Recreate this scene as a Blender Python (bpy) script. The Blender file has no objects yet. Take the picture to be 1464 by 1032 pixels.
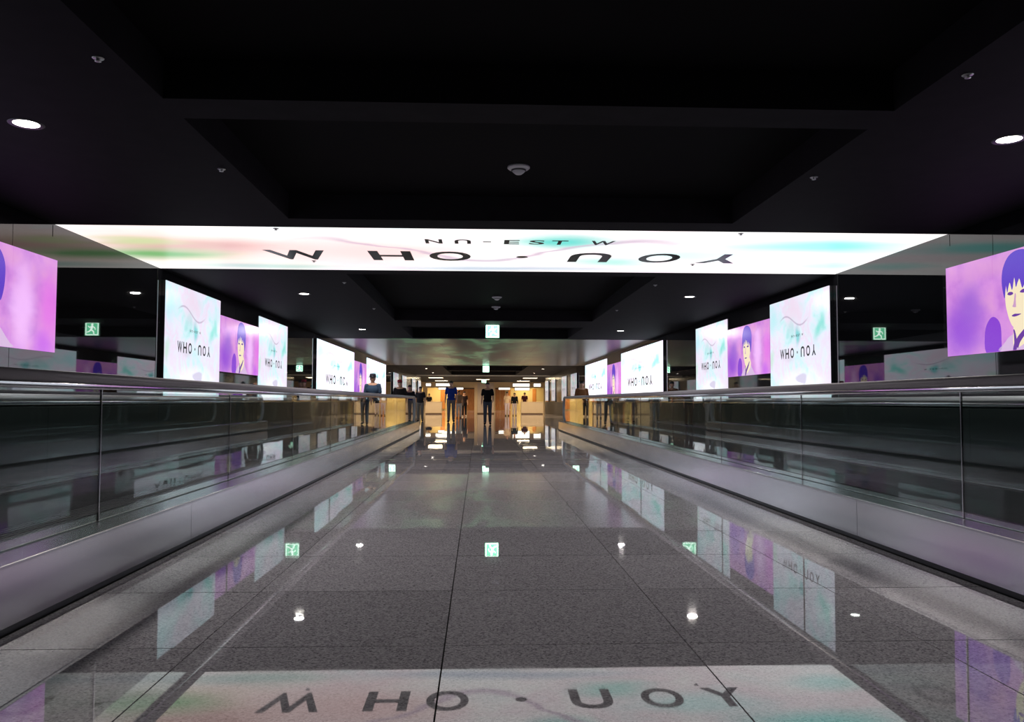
import bpy, bmesh, math, random
from mathutils import Vector, Matrix

random.seed(7)
SC = bpy.context.scene
COL = SC.collection
PI = math.pi

# ------------------------------------------------------------------ camera
def make_camera():
    f, yaw, pit, roll = 1153.23, .0411, .0492, .0022
    cd = bpy.data.cameras.new('camera')
    cd.sensor_fit = 'HORIZONTAL'; cd.sensor_width = 36.0
    cd.lens = 36.0 * f / 1464.0
    cd.clip_start = .05; cd.clip_end = 300
    o = bpy.data.objects.new('camera', cd); COL.objects.link(o)
    cy, sy, cp, sp = math.cos(yaw), math.sin(yaw), math.cos(pit), math.sin(pit)
    fwd = Vector((sy*cp, cy*cp, sp)); r0 = Vector((cy, -sy, 0)); u0 = r0.cross(fwd)
    cr, sr = math.cos(roll), math.sin(roll)
    r = cr*r0 + sr*u0; u = -sr*r0 + cr*u0
    m = Matrix((r, u, -fwd)).transposed().to_4x4()
    m.translation = Vector((-.365, 0, 1.0))
    o.matrix_world = m
    SC.camera = o
make_camera()

# ------------------------------------------------------------------ world, exposure
w = bpy.data.worlds.new('world'); SC.world = w
w.use_nodes = True
w.node_tree.nodes['Background'].inputs[0].default_value = (0, 0, 0, 1)
w.node_tree.nodes['Background'].inputs[1].default_value = 0
vs = SC.view_settings
vs.view_transform = 'Standard'; vs.look = 'None'; vs.gamma = 1; vs.exposure = 0.0
vs.use_curve_mapping = False
SC.cycles.use_denoising = True
SC.cycles.max_bounces = 12
SC.cycles.glossy_bounces = 6
SC.cycles.transparent_max_bounces = 24
SC.cycles.caustics_reflective = True
SC.cycles.sample_clamp_indirect = 6.0

# light levels of the place's own lamps and screens
LAMP_W = 60.0           # downlights
LOBBY_W = 62.0        # lobby ceiling lights
E_CEIL = 1.32          # ceiling screen
E_NEAR = 1.15          # white screens, near group
E_FAR = 1.7            # white screens, far group
E_PINK = 1.08

# ------------------------------------------------------------------ helpers
def lin(r, g, b):
    c = lambda v: v/12.92 if v <= .04045 else ((v+.055)/1.055)**2.4
    return (c(r/255), c(g/255), c(b/255), 1)

def node(nt, t, **kw):
    n = nt.nodes.new(t)
    for k, v in kw.items():
        if k == 'ins':
            for i, x in v.items(): n.inputs[i].default_value = x
        else: setattr(n, k, v)
    return n

def ramp(nt, stops, fac=None, interp='LINEAR'):
    n = nt.nodes.new('ShaderNodeValToRGB'); e = n.color_ramp.elements
    n.color_ramp.interpolation = interp
    while len(e) < len(stops): e.new(.5)
    for i, (p, c) in enumerate(stops):
        e[i].position = p; e[i].color = c if len(c) == 4 else (*c, 1)
    if fac is not None: nt.links.new(fac, n.inputs[0])
    return n

MATS = {}
def mat(name, color=(.5, .5, .5, 1), rough=.5, metal=0, ior=1.5, emit=None, es=0, spec=.5):
    if name in MATS: return MATS[name]
    m = bpy.data.materials.new(name); m.use_nodes = True
    b = m.node_tree.nodes['Principled BSDF']
    b.inputs['Base Color'].default_value = color
    b.inputs['Roughness'].default_value = rough
    b.inputs['Metallic'].default_value = metal
    b.inputs['IOR'].default_value = ior
    b.inputs['Specular IOR Level'].default_value = spec
    if emit:
        b.inputs['Emission Color'].default_value = emit
        b.inputs['Emission Strength'].default_value = es
    MATS[name] = m
    return m

def bsdf(m): return m.node_tree.nodes['Principled BSDF']

def add_noise_color(m, c1, c2, scale=8, detail=4, stretch=(1, 1, 1), rough=None):
    nt = m.node_tree; b = bsdf(m)
    tc = node(nt, 'ShaderNodeTexCoord'); mp = node(nt, 'ShaderNodeMapping')
    mp.inputs['Scale'].default_value = stretch
    nt.links.new(tc.outputs['Object'], mp.inputs[0])
    n = node(nt, 'ShaderNodeTexNoise', ins={'Scale': scale, 'Detail': detail})
    nt.links.new(mp.outputs[0], n.inputs['Vector'])
    r = ramp(nt, [(.3, c1), (.7, c2)], n.outputs[0])
    nt.links.new(r.outputs[0], b.inputs['Base Color'])
    if rough:
        r2 = ramp(nt, [(.3, (rough[0],)*3), (.7, (rough[1],)*3)], n.outputs[0])
        nt.links.new(r2.outputs[0], b.inputs['Roughness'])
    return n

def bm_box(bm, x0, x1, y0, y1, z0, z1):
    v = [bm.verts.new(p) for p in ((x0,y0,z0),(x1,y0,z0),(x1,y1,z0),(x0,y1,z0),(x0,y0,z1),(x1,y0,z1),(x1,y1,z1),(x0,y1,z1))]
    for f in ((0,3,2,1),(4,5,6,7),(0,1,5,4),(1,2,6,5),(2,3,7,6),(3,0,4,7)):
        bm.faces.new([v[i] for i in f])

def bm_obj(name, bm, m, parent=None, loc=None, smooth=False, bevel=0):
    if bevel:
        bmesh.ops.bevel(bm, geom=bm.edges[:], offset=bevel, segments=2, affect='EDGES', profile=.5)
    me = bpy.data.meshes.new(name); bm.to_mesh(me); bm.free()
    if smooth:
        for p in me.polygons: p.use_smooth = True
    if m: me.materials.append(m)
    o = bpy.data.objects.new(name, me); COL.objects.link(o)
    if parent: o.parent = parent
    if loc: o.location = loc
    return o

def box(name, x0, x1, y0, y1, z0, z1, m, parent=None, bevel=0):
    bm = bmesh.new()
    bm_box(bm, min(x0,x1), max(x0,x1), min(y0,y1), max(y0,y1), min(z0,z1), max(z0,z1))
    return bm_obj(name, bm, m, parent, bevel=bevel)

def bm_lathe(bm, prof, n=24, ctr=(0, 0, 0), axis='z'):
    rings = []
    for r, z in prof:
        ring = []
        for k in range(n):
            a = 2*PI*k/n
            p = (r*math.cos(a), r*math.sin(a), z)
            if axis == 'y': p = (p[0], p[2], p[1])
            ring.append(bm.verts.new((ctr[0]+p[0], ctr[1]+p[1], ctr[2]+p[2])))
        rings.append(ring)
    for a, b in zip(rings, rings[1:]):
        for k in range(n):
            bm.faces.new((a[k], a[(k+1) % n], b[(k+1) % n], b[k]))
    bm.faces.new(rings[0][::-1]); bm.faces.new(rings[-1])
    bmesh.ops.recalc_face_normals(bm, faces=bm.faces[:])

def lathe(name, prof, m, parent=None, n=24, ctr=(0, 0, 0), axis='z', smooth=True):
    bm = bmesh.new(); bm_lathe(bm, prof, n, ctr, axis)
    return bm_obj(name, bm, m, parent, smooth=smooth)

def sweep_y(name, prof, path, m, parent=None, smooth=True):
    """sweep a closed (x,z) profile along a path of (y,z) points lying in a vertical plane"""
    bm = bmesh.new(); rings = []
    for i, (y, z) in enumerate(path):
        a = path[max(0, i-1)]; b = path[min(len(path)-1, i+1)]
        t = Vector((b[0]-a[0], b[1]-a[1])).normalized(); nrm = Vector((-t.y, t.x))
        rings.append([bm.verts.new((px, y + nrm.x*pz, z + nrm.y*pz)) for px, pz in prof])
    n = len(prof)
    for a, b in zip(rings, rings[1:]):
        for k in range(n): bm.faces.new((a[k], a[(k+1) % n], b[(k+1) % n], b[k]))
    bm.faces.new(rings[0]); bm.faces.new(rings[-1][::-1])
    bmesh.ops.recalc_face_normals(bm, faces=bm.faces[:])
    return bm_obj(name, bm, m, parent, smooth=smooth)

def empty(name, loc=(0, 0, 0), rz=0, label=None, cat=None, group=None):
    o = bpy.data.objects.new(name, None); COL.objects.link(o)
    o.location = loc; o.rotation_euler = (0, 0, rz); o.empty_display_size = .1
    tag(o, label, cat, group)
    return o

def tag(o, label=None, cat=None, group=None, kind=None):
    if label: o['label'] = label
    if cat: o['category'] = cat
    if group: o['group'] = group
    if kind: o['kind'] = kind
    return o

def struct(o): o['kind'] = 'structure'; return o

def copy_tree(o, parent=None, loc=None, rz=None):
    c = o.copy(); COL.objects.link(c)
    if parent: c.parent = parent
    if loc: c.location = loc
    if rz is not None: c.rotation_euler = (0, 0, rz)
    for ch in [k for k in bpy.data.objects if k.parent == o]:
        copy_tree(ch, c)
    return c

# ------------------------------------------------------------------ materials
def granite():
    m = mat('polished_granite', rough=.05, ior=1.72)
    nt = m.node_tree; b = bsdf(m)
    tc = node(nt, 'ShaderNodeTexCoord')
    geo = node(nt, 'ShaderNodeNewGeometry')
    vo = node(nt, 'ShaderNodeTexVoronoi', ins={'Scale': 135.0})
    nt.links.new(geo.outputs['Position'], vo.inputs['Vector'])
    n1 = node(nt, 'ShaderNodeTexNoise', ins={'Scale': 80.0, 'Detail': 3.0})
    nt.links.new(geo.outputs['Position'], n1.inputs['Vector'])
    sp = node(nt, 'ShaderNodeSeparateColor'); nt.links.new(vo.outputs['Color'], sp.inputs[0])
    mx = node(nt, 'ShaderNodeMath', operation='MULTIPLY_ADD', ins={1: .55})
    nt.links.new(sp.outputs[0], mx.inputs[0])
    hf = node(nt, 'ShaderNodeMath', operation='MULTIPLY', ins={1: .6}); nt.links.new(n1.outputs[0], hf.inputs[0])
    nt.links.new(hf.outputs[0], mx.inputs[2])
    r = ramp(nt, [(.2, (.14, .13, .145)), (.42, (.42, .39, .43)), (.66, (.60, .565, .61)), (.9, (.76, .73, .77))], mx.outputs[0])
    # tile to tile tone
    oi = node(nt, 'ShaderNodeObjectInfo')
    tone = node(nt, 'ShaderNodeMapRange', ins={1: 0., 2: 1., 3: .88, 4: 1.1}); nt.links.new(oi.outputs['Random'], tone.inputs[0])
    mm = node(nt, 'ShaderNodeMix', data_type='RGBA', blend_type='MULTIPLY'); mm.inputs[0].default_value = 1
    nt.links.new(r.outputs[0], mm.inputs[6]); nt.links.new(tone.outputs[0], mm.inputs[7])
    nt.links.new(mm.outputs[2], b.inputs['Base Color'])
    # faint scuffs in the polish
    n2 = node(nt, 'ShaderNodeTexNoise', ins={'Scale': 2.2, 'Detail': 6.0}); nt.links.new(geo.outputs['Position'], n2.inputs['Vector'])
    rr = ramp(nt, [(.35, (.008,)*3), (.75, (.035,)*3)], n2.outputs[0]); nt.links.new(rr.outputs[0], b.inputs['Roughness'])
    n3 = node(nt, 'ShaderNodeTexNoise', ins={'Scale': 1.6, 'Detail': 1.0}); nt.links.new(geo.outputs['Position'], n3.inputs['Vector'])
    bp = node(nt, 'ShaderNodeBump', ins={'Strength': .03, 'Distance': .006}); nt.links.new(n3.outputs[0], bp.inputs['Height'])
    nt.links.new(bp.outputs[0], b.inputs['Normal'])
    return m

M_GRAN = granite()
M_JOINT = mat('joint_dark', (.012, .012, .012, 1), .8)
M_CEIL = mat('ceiling_black_paint', (.009, .0085, .0095, 1), .7, spec=.04)
add_noise_color(M_CEIL, (.0150, .0138, .0162, 1), (.0185, .017, .020, 1), 6)
M_COFF = mat('coffer_black_paint', (.0065, .006, .007, 1), .7, spec=.04)
M_BGLASS = mat('black_wall_glass', (.004, .004, .005, 1), .015, ior=1.62)
M_CASE = mat('smoked_casing_glass', (.012, .012, .014, 1), .03, ior=1.62)
M_JAMB = mat('dark_steel_jamb', (.06, .06, .065, 1), .3, metal=.9)
M_STEEL = mat('brushed_steel', (.42, .40, .41, 1), .3, metal=1)
n_ = add_noise_color(M_STEEL, (.60, .57, .59, 1), (.68, .66, .67, 1), 1.5, 4, (1, .6, 3), rough=(.17, .23))
M_DECK = mat('satin_deck_steel', (.5, .49, .5, 1), .22, metal=1)
M_RUB = mat('handrail_rubber', (.42, .39, .42, 1), .38, ior=1.6)
M_CHROME = mat('bright_steel', (.7, .7, .71, 1), .16, metal=1)
M_PALLET = mat('pallet_grey', (.03, .03, .032, 1), .4, metal=.6)
M_DARKSKIRT = mat('inner_skirt_dark', (.018, .018, .02, 1), .35)
M_WHITE = mat('white_plastic', (.7, .7, .7, 1), .4)
M_TRIMW = mat('white_trim', (.75, .73, .7, 1), .4)

def glass_mat():
    m = bpy.data.materials.new('balustrade_glass'); m.use_nodes = True; nt = m.node_tree
    nt.nodes.remove(nt.nodes['Principled BSDF']); out = nt.nodes['Material Output']
    tr = node(nt, 'ShaderNodeBsdfTransparent', ins={0: (.80, .86, .85, 1)})
    gl = node(nt, 'ShaderNodeBsdfGlossy', ins={0: (1, 1, 1, 1), 1: .0})
    fr = node(nt, 'ShaderNodeFresnel', ins={0: 1.5})
    # the same reflectance from both sides of the pane
    geo = node(nt, 'ShaderNodeNewGeometry')
    ior = node(nt, 'ShaderNodeMapRange', ins={1: 0., 2: 1., 3: 1.5, 4: 1/1.5}); nt.links.new(geo.outputs['Backfacing'], ior.inputs[0])
    fr2 = node(nt, 'ShaderNodeFresnel'); fr2.inputs[0].default_value = 1.5
    mx = node(nt, 'ShaderNodeMixShader')
    lw = node(nt, 'ShaderNodeLayerWeight'); lw.inputs[0].default_value = .5
    pw = node(nt, 'ShaderNodeMath', operation='POWER', ins={1: 5.0})
    nt.links.new(lw.outputs['Facing'], pw.inputs[0])
    ma = node(nt, 'ShaderNodeMath', operation='MULTIPLY_ADD', ins={1: .9, 2: .045}); nt.links.new(pw.outputs[0], ma.inputs[0])
    nt.links.new(ma.outputs[0], mx.inputs[0]); nt.links.new(tr.outputs[0], mx.inputs[1]); nt.links.new(gl.outputs[0], mx.inputs[2])
    nt.links.new(mx.outputs[0], out.inputs[0])
    for n in (fr, fr2, ior, geo): nt.nodes.remove(n)
    return m
M_GLASS = glass_mat()

def uv_nodes(nt, sx=1., sy=1.):
    uv = node(nt, 'ShaderNodeUVMap'); uv.uv_map = 'UVMap'
    mp = node(nt, 'ShaderNodeMapping'); mp.inputs['Scale'].default_value = (sx, sy, 1)
    nt.links.new(uv.outputs[0], mp.inputs[0])
    return uv, mp

def blob(nt, uvout, u, v, ru, rv, col, prev, amt=1.0, soft=.9, angle=0.0):
    """soft elliptical patch of colour in the picture shown by a screen"""
    mp = node(nt, 'ShaderNodeMapping', vector_type='TEXTURE')
    mp.inputs['Location'].default_value = (u, v, 0); mp.inputs['Scale'].default_value = (ru, rv, 1)
    mp.inputs['Rotation'].default_value = (0, 0, angle)
    nt.links.new(uvout, mp.inputs[0])
    ln = node(nt, 'ShaderNodeVectorMath', operation='LENGTH'); nt.links.new(mp.outputs[0], ln.inputs[0])
    mr = node(nt, 'ShaderNodeMapRange', interpolation_type='SMOOTHSTEP', ins={1: 1.0, 2: 1.0-soft, 3: 0., 4: amt})
    nt.links.new(ln.outputs['Value'], mr.inputs[0])
    mx = node(nt, 'ShaderNodeMix', data_type='RGBA'); nt.links.new(mr.outputs[0], mx.inputs[0])
    nt.links.new(prev, mx.inputs[6]); mx.inputs[7].default_value = col
    return mx.outputs[2]

def warp(nt, vec, scale, amt):
    n = node(nt, 'ShaderNodeTexNoise', ins={'Scale': scale, 'Detail': 3.0}); nt.links.new(vec, n.inputs['Vector'])
    s = node(nt, 'ShaderNodeVectorMath', operation='SUBTRACT'); nt.links.new(n.outputs['Color'], s.inputs[0]); s.inputs[1].default_value = (.5, .5, .5)
    k = node(nt, 'ShaderNodeVectorMath', operation='SCALE'); nt.links.new(s.outputs[0], k.inputs[0]); k.inputs['Scale'].default_value = amt
    a = node(nt, 'ShaderNodeVectorMath', operation='ADD'); nt.links.new(vec, a.inputs[0]); nt.links.new(k.outputs[0], a.inputs[1])
    return a.outputs[0]

def screen_base(name, strength):
    m = mat(name, (.003, .003, .003, 1), .22)
    b = bsdf(m); b.inputs['Emission Strength'].default_value = strength
    return m, m.node_tree, b

def marble_screen(name, strength):
    m, nt, b = screen_base(name, strength)
    uv, mp = uv_nodes(nt, 1.4, 1.0)
    wv = warp(nt, mp.outputs[0], 2.2, .55)
    n = node(nt, 'ShaderNodeTexNoise', ins={'Scale': 2.3, 'Detail': 5.0, 'Roughness': .55}); nt.links.new(wv, n.inputs['Vector'])
    r = ramp(nt, [(.30, lin(150, 214, 214)), (.40, lin(196, 228, 234)), (.48, lin(222, 224, 240)), (.56, lin(226, 212, 232)), (.64, lin(214, 230, 238)), (.74, lin(238, 246, 250))], n.outputs[0])
    c = r.outputs[0]; w2 = warp(nt, uv.outputs[0], 4.0, .16)
    c = blob(nt, w2, .45, .86, .22, .24, lin(226, 208, 226), c, .75)
    c = blob(nt, w2, .5, .63, .06, .12, lin(92, 200, 200), c, .85)
    c = blob(nt, w2, .86, .66, .07, .22, lin(120, 212, 202), c, .8, angle=-.5)
    c = blob(nt, w2, .06, .8, .12, .2, lin(176, 226, 232), c, .8)
    c = blob(nt, w2, .04, .42, .05, .16, lin(170, 220, 190), c, .6)
    c = blob(nt, w2, .34, .43, .17, .08, lin(205, 198, 214), c, .7)
    c = blob(nt, w2, .55, .14, .5, .2, lin(246, 250, 253), c, .9)
    c = blob(nt, w2, .55, .22, .12, .05, lin(198, 192, 216), c, .9, .4)
    # thin mauve contour line
    sx = node(nt, 'ShaderNodeSeparateXYZ'); nt.links.new(uv.outputs[0], sx.inputs[0])
    si = node(nt, 'ShaderNodeMath', operation='MULTIPLY_ADD', ins={1: 12.0, 2: -2.0}); nt.links.new(sx.outputs[0], si.inputs[0])
    s2 = node(nt, 'ShaderNodeMath', operation='SINE'); nt.links.new(si.outputs[0], s2.inputs[0])
    s3 = node(nt, 'ShaderNodeMath', operation='MULTIPLY_ADD', ins={1: .055, 2: .775}); nt.links.new(s2.outputs[0], s3.inputs[0])
    d = node(nt, 'ShaderNodeMath', operation='SUBTRACT'); nt.links.new(sx.outputs[1], d.inputs[0]); nt.links.new(s3.outputs[0], d.inputs[1])
    ab = node(nt, 'ShaderNodeMath', operation='ABSOLUTE'); nt.links.new(d.outputs[0], ab.inputs[0])
    lt = node(nt, 'ShaderNodeMapRange', ins={1: .003, 2: .012, 3: .55, 4: 0.}); nt.links.new(ab.outputs[0], lt.inputs[0])
    g1 = node(nt, 'ShaderNodeMapRange', ins={1: .18, 2: .26, 3: 0., 4: 1.}); nt.links.new(sx.outputs[0], g1.inputs[0])
    g2 = node(nt, 'ShaderNodeMapRange', ins={1: .62, 2: .7, 3: 1., 4: 0.}); nt.links.new(sx.outputs[0], g2.inputs[0])
    k1 = node(nt, 'ShaderNodeMath', operation='MULTIPLY'); nt.links.new(lt.outputs[0], k1.inputs[0]); nt.links.new(g1.outputs[0], k1.inputs[1])
    k2 = node(nt, 'ShaderNodeMath', operation='MULTIPLY'); nt.links.new(k1.outputs[0], k2.inputs[0]); nt.links.new(g2.outputs[0], k2.inputs[1])
    mx = node(nt, 'ShaderNodeMix', data_type='RGBA'); nt.links.new(k2.outputs[0], mx.inputs[0]); nt.links.new(c, mx.inputs[6]); mx.inputs[7].default_value = lin(150, 130, 160)
    nt.links.new(mx.outputs[2], b.inputs['Emission Color'])
    return m

def pink_screen(name, strength):
    m, nt, b = screen_base(name, strength)
    uv, mp = uv_nodes(nt, 2.4, 1.0)
    n = node(nt, 'ShaderNodeTexNoise', ins={'Scale': 3.0, 'Detail': 4.0}); nt.links.new(mp.outputs[0], n.inputs['Vector'])
    r = ramp(nt, [(.3, lin(182, 110, 205)), (.5, lin(205, 135, 215)), (.7, lin(216, 150, 210))], n.outputs[0])
    c = r.outputs[0]; w2 = warp(nt, uv.outputs[0], 3.5, .12)
    c = blob(nt, w2, .12, .28, .24, .5, lin(140, 62, 205), c, .95)
    c = blob(nt, w2, .17, .55, .14, .38, lin(150, 95, 205), c, .7)
    c = blob(nt, w2, .74, .42, .12, .7, lin(238, 186, 248), c, .85)
    c = blob(nt, w2, .95, .45, .14, .6, lin(222, 112, 222), c, .85)
    c = blob(nt, w2, .9, .08, .12, .2, lin(196, 96, 226), c, .8)
    c = blob(nt, w2, .4, .9, .5, .16, lin(206, 140, 200), c, .7)
    nt.links.new(c, b.inputs['Emission Color'])
    return m

def ceiling_screen_mat(name, strength):
    m, nt, b = screen_base(name, strength)
    bsdf(m).inputs['Roughness'].default_value = .35
    uv, mp = uv_nodes(nt, 3.4, 1.0)
    w1 = warp(nt, mp.outputs[0], 1.3, .8)
    n = node(nt, 'ShaderNodeTexNoise', ins={'Scale': 1.5, 'Detail': 4.0}); nt.links.new(w1, n.inputs['Vector'])
    r = ramp(nt, [(.3, lin(222, 230, 232)), (.45, lin(244, 242, 240)), (.55, lin(240, 226, 230)), (.68, lin(226, 238, 238))], n.outputs[0])
    c = r.outputs[0]; w2 = warp(nt, uv.outputs[0], 3.0, .14)
    c = blob(nt, w2, .1, .5, .2, .75, lin(238, 212, 196), c, .95)
    c = blob(nt, w2, .11, .62, .17, .26, lin(192, 150, 142), c, .85, angle=.1)
    c = blob(nt, w2, .05, .40, .15, .22, lin(104, 164, 98), c, .95, angle=.05)
    c = blob(nt, w2, .05, .70, .07, .14, lin(190, 200, 150), c, .9)
    c = blob(nt, w2, .30, .5, .2, .5, lin(238, 198, 196), c, .85)
    c = blob(nt, w2, .14, .10, .18, .16, lin(164, 194, 186), c, .85)
    c = blob(nt, w2, .50, .08, .28, .10, lin(168, 182, 200), c, .8)
    c = blob(nt, w2, .565, .78, .08, .22, lin(84, 200, 190), c, .95)
    c = blob(nt, w2, .64, .30, .09, .18, lin(168, 220, 210), c, .9)
    c = blob(nt, w2, .88, .72, .16, .22, lin(124, 226, 218), c, .9, angle=.15)
    c = blob(nt, w2, .76, .48, .12, .2, lin(206, 240, 238), c, .9)
    c = blob(nt, w2, .95, .25, .08, .15, lin(170, 232, 226), c, .7)
    # mauve flowing band
    sx = node(nt, 'ShaderNodeSeparateXYZ'); nt.links.new(w2, sx.inputs[0])
    si = node(nt, 'ShaderNodeMath', operation='MULTIPLY_ADD', ins={1: 16.0, 2: -2.6}); nt.links.new(sx.outputs[0], si.inputs[0])
    s2 = node(nt, 'ShaderNodeMath', operation='SINE'); nt.links.new(si.outputs[0], s2.inputs[0])
    s3 = node(nt, 'ShaderNodeMath', operation='MULTIPLY_ADD', ins={1: .26, 2: .55}); nt.links.new(s2.outputs[0], s3.inputs[0])
    d = node(nt, 'ShaderNodeMath', operation='SUBTRACT'); nt.links.new(sx.outputs[1], d.inputs[0]); nt.links.new(s3.outputs[0], d.inputs[1])
    ab = node(nt, 'ShaderNodeMath', operation='ABSOLUTE'); nt.links.new(d.outputs[0], ab.inputs[0])
    lt = node(nt, 'ShaderNodeMapRange', ins={1: .01, 2: .05, 3: .75, 4: 0.}); nt.links.new(ab.outputs[0], lt.inputs[0])
    g1 = node(nt, 'ShaderNodeMapRange', ins={1: .22, 2: .32, 3: 0., 4: 1.}); nt.links.new(sx.outputs[0], g1.inputs[0])
    g2 = node(nt, 'ShaderNodeMapRange', ins={1: .64, 2: .72, 3: 1., 4: 0.}); nt.links.new(sx.outputs[0], g2.inputs[0])
    k1 = node(nt, 'ShaderNodeMath', operation='MULTIPLY'); nt.links.new(lt.outputs[0], k1.inputs[0]); nt.links.new(g1.outputs[0], k1.inputs[1])
    k2 = node(nt, 'ShaderNodeMath', operation='MULTIPLY'); nt.links.new(k1.outputs[0], k2.inputs[0]); nt.links.new(g2.outputs[0], k2.inputs[1])
    mx = node(nt, 'ShaderNodeMix', data_type='RGBA'); nt.links.new(k2.outputs[0], mx.inputs[0]); nt.links.new(c, mx.inputs[6]); mx.inputs[7].default_value = lin(186, 164, 184)
    nt.links.new(mx.outputs[2], b.inputs['Emission Color'])
    return m

def dim_ceiling_mat(name, strength):  # green reflections of a glossy ceiling, put into the emission colour
    m, nt, b = screen_base(name, strength)
    bsdf(m).inputs['Base Color'].default_value = (.02, .019, .02, 1)
    bsdf(m).inputs['Roughness'].default_value = .3
    bsdf(m).inputs['Specular IOR Level'].default_value = .16
    uv, mp = uv_nodes(nt, 1.6, 1.0)
    w1 = warp(nt, mp.outputs[0], 2.2, 1.2)
    n = node(nt, 'ShaderNodeTexNoise', ins={'Scale': 3.2, 'Detail': 5.0}); nt.links.new(w1, n.inputs['Vector'])
    r = ramp(nt, [(.40, lin(38, 40, 42)), (.50, lin(52, 84, 68)), (.58, lin(98, 150, 112)), (.66, lin(48, 62, 62))], n.outputs[0])
    c = r.outputs[0]
    # painted reflections fill the middle of the panel and die away towards its sides
    sx = node(nt, 'ShaderNodeSeparateXYZ'); nt.links.new(uv.outputs[0], sx.inputs[0])
    a = node(nt, 'ShaderNodeMapRange', interpolation_type='SMOOTHSTEP', ins={1: .12, 2: .24, 3: 0., 4: 1.}); nt.links.new(sx.outputs[0], a.inputs[0])
    a2 = node(nt, 'ShaderNodeMapRange', interpolation_type='SMOOTHSTEP', ins={1: .42, 2: .9, 3: 1., 4: .0}); nt.links.new(sx.outputs[0], a2.inputs[0])
    k = node(nt, 'ShaderNodeMath', operation='MULTIPLY'); nt.links.new(a.outputs[0], k.inputs[0]); nt.links.new(a2.outputs[0], k.inputs[1])
    mx = node(nt, 'ShaderNodeMix', data_type='RGBA'); nt.links.new(k.outputs[0], mx.inputs[0]); mx.inputs[6].default_value = lin(30, 31, 36); nt.links.new(c, mx.inputs[7])
    nt.links.new(mx.outputs[2], b.inputs['Emission Color'])
    return m

M_MARB = marble_screen('marbled_picture_screen', E_NEAR)
M_MARBF = marble_screen('marbled_picture_screen_bright', E_FAR)
M_MARBE = marble_screen('marbled_picture_screen_end', .55)
M_PINK = pink_screen('pink_picture_screen', E_PINK)
M_CSCR = ceiling_screen_mat('ceiling_picture_screen', E_CEIL)
M_CDIM = dim_ceiling_mat('ceiling_painted_reflection', .5)
M_INK = mat('screen_black_print', (.006, .006, .008, 1), .3)
def picture(name, c, es=E_PINK): return mat(name, (.003, .003, .003, 1), .25, emit=lin(*c), es=es)
M_HAIR = picture('portrait_violet', (88, 52, 190)); M_FACE = picture('portrait_cream', (240, 224, 190), 1.05)
M_SHADE = picture('portrait_mauve', (196, 150, 190)); M_COAT = picture('portrait_lilac', (206, 176, 214)); M_LINE = picture('portrait_deep_purple', (96, 44, 150))
M_PSHADOW = picture('portrait_shadow', (128, 52, 200))

# ------------------------------------------------------------------ dimensions (corridor axis x = 0, camera at y = 0)
XW = 5.105            # walls
ZC = 2.953            # ceiling
SK = 2.36             # skirt faces of the walkways
Y0, YEND = -3.0, 45.0

# ------------------------------------------------------------------ floor
floor = struct(box('floor', -13, 13, Y0, 90, -.12, -.006, M_JOINT))
tile_meshes = {}
xs = [-2.36, -1.5, -.5, .5, 1.5, 2.36]
TY, TL = 3.36 - .955*7, .955
def tile_mesh(wid, i):
    key = (round(wid, 3), i)
    if key not in tile_meshes:
        bm = bmesh.new(); g = .003
        bm_box(bm, -wid/2+g, wid/2-g, -TL/2+g, TL/2-g, -.02, 0)
        me = bpy.data.meshes.new('floor_tile'); bm.to_mesh(me); bm.free(); me.materials.append(M_GRAN); tile_meshes[key] = me
    return tile_meshes[key]
NROW = 33
for j in range(NROW):
    for i in range(5):
        wid = xs[i+1]-xs[i]
        o = bpy.data.objects.new('floor_tile', tile_mesh(wid, i)); COL.objects.link(o)
        o.parent = floor
        o.location = ((xs[i]+xs[i+1])/2, TY + (j+.5)*TL, 0)
        o.rotation_euler = (random.uniform(-1, 1)*.0009, random.uniform(-1, 1)*.0009, 0)
YT = TY + NROW*TL     # far end of the separately laid tiles
bm = bmesh.new()
y = YT
while y < 89:
    x = -12.5
    while x < 12.4:
        bm_box(bm, x+.0025, x+.9975, y+.0025, y+TL-.0025, -.02, 0); x += 1
    y += TL
far = bm_obj('floor_tile', bm, M_GRAN, floor); far['kind'] = 'stuff'
box('expansion_joint', -2.36, 2.36, 13.74, 13.80, -.004, .003, M_CHROME, floor)

# ------------------------------------------------------------------ walls
wl = struct(box('wall_left', -XW-.25, -XW, Y0, YEND, 0, ZC+.4, M_BGLASS))
wr = struct(box('wall_right', XW, XW+.25, Y0, YEND, 0, ZC+.4, M_BGLASS))
struct(box('wall_back', -XW-.25, XW+.25, Y0-.2, Y0, 0, ZC+.4, M_BGLASS))
k = 0
for s in (-1, 1):
    struct(box('baseboard_' + ('left' if s < 0 else 'right'), s*(XW-.06), s*XW, Y0, 65.7, 0, .925, mat('matte_dark_dado', (.02, .019, .02, 1), .5, spec=.25), bevel=.004))
    for (ya, yb) in ((9.09, 9.25), (12.02, 12.17), (19.88, 19.98), (23.36, 23.47), (40.84, 40.95)):
        k += 1
        struct(box('trim_%d' % k, s*(XW-.004), s*(XW+.01), ya, yb, .93, 2.94, M_CASE, bevel=.001))

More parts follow.
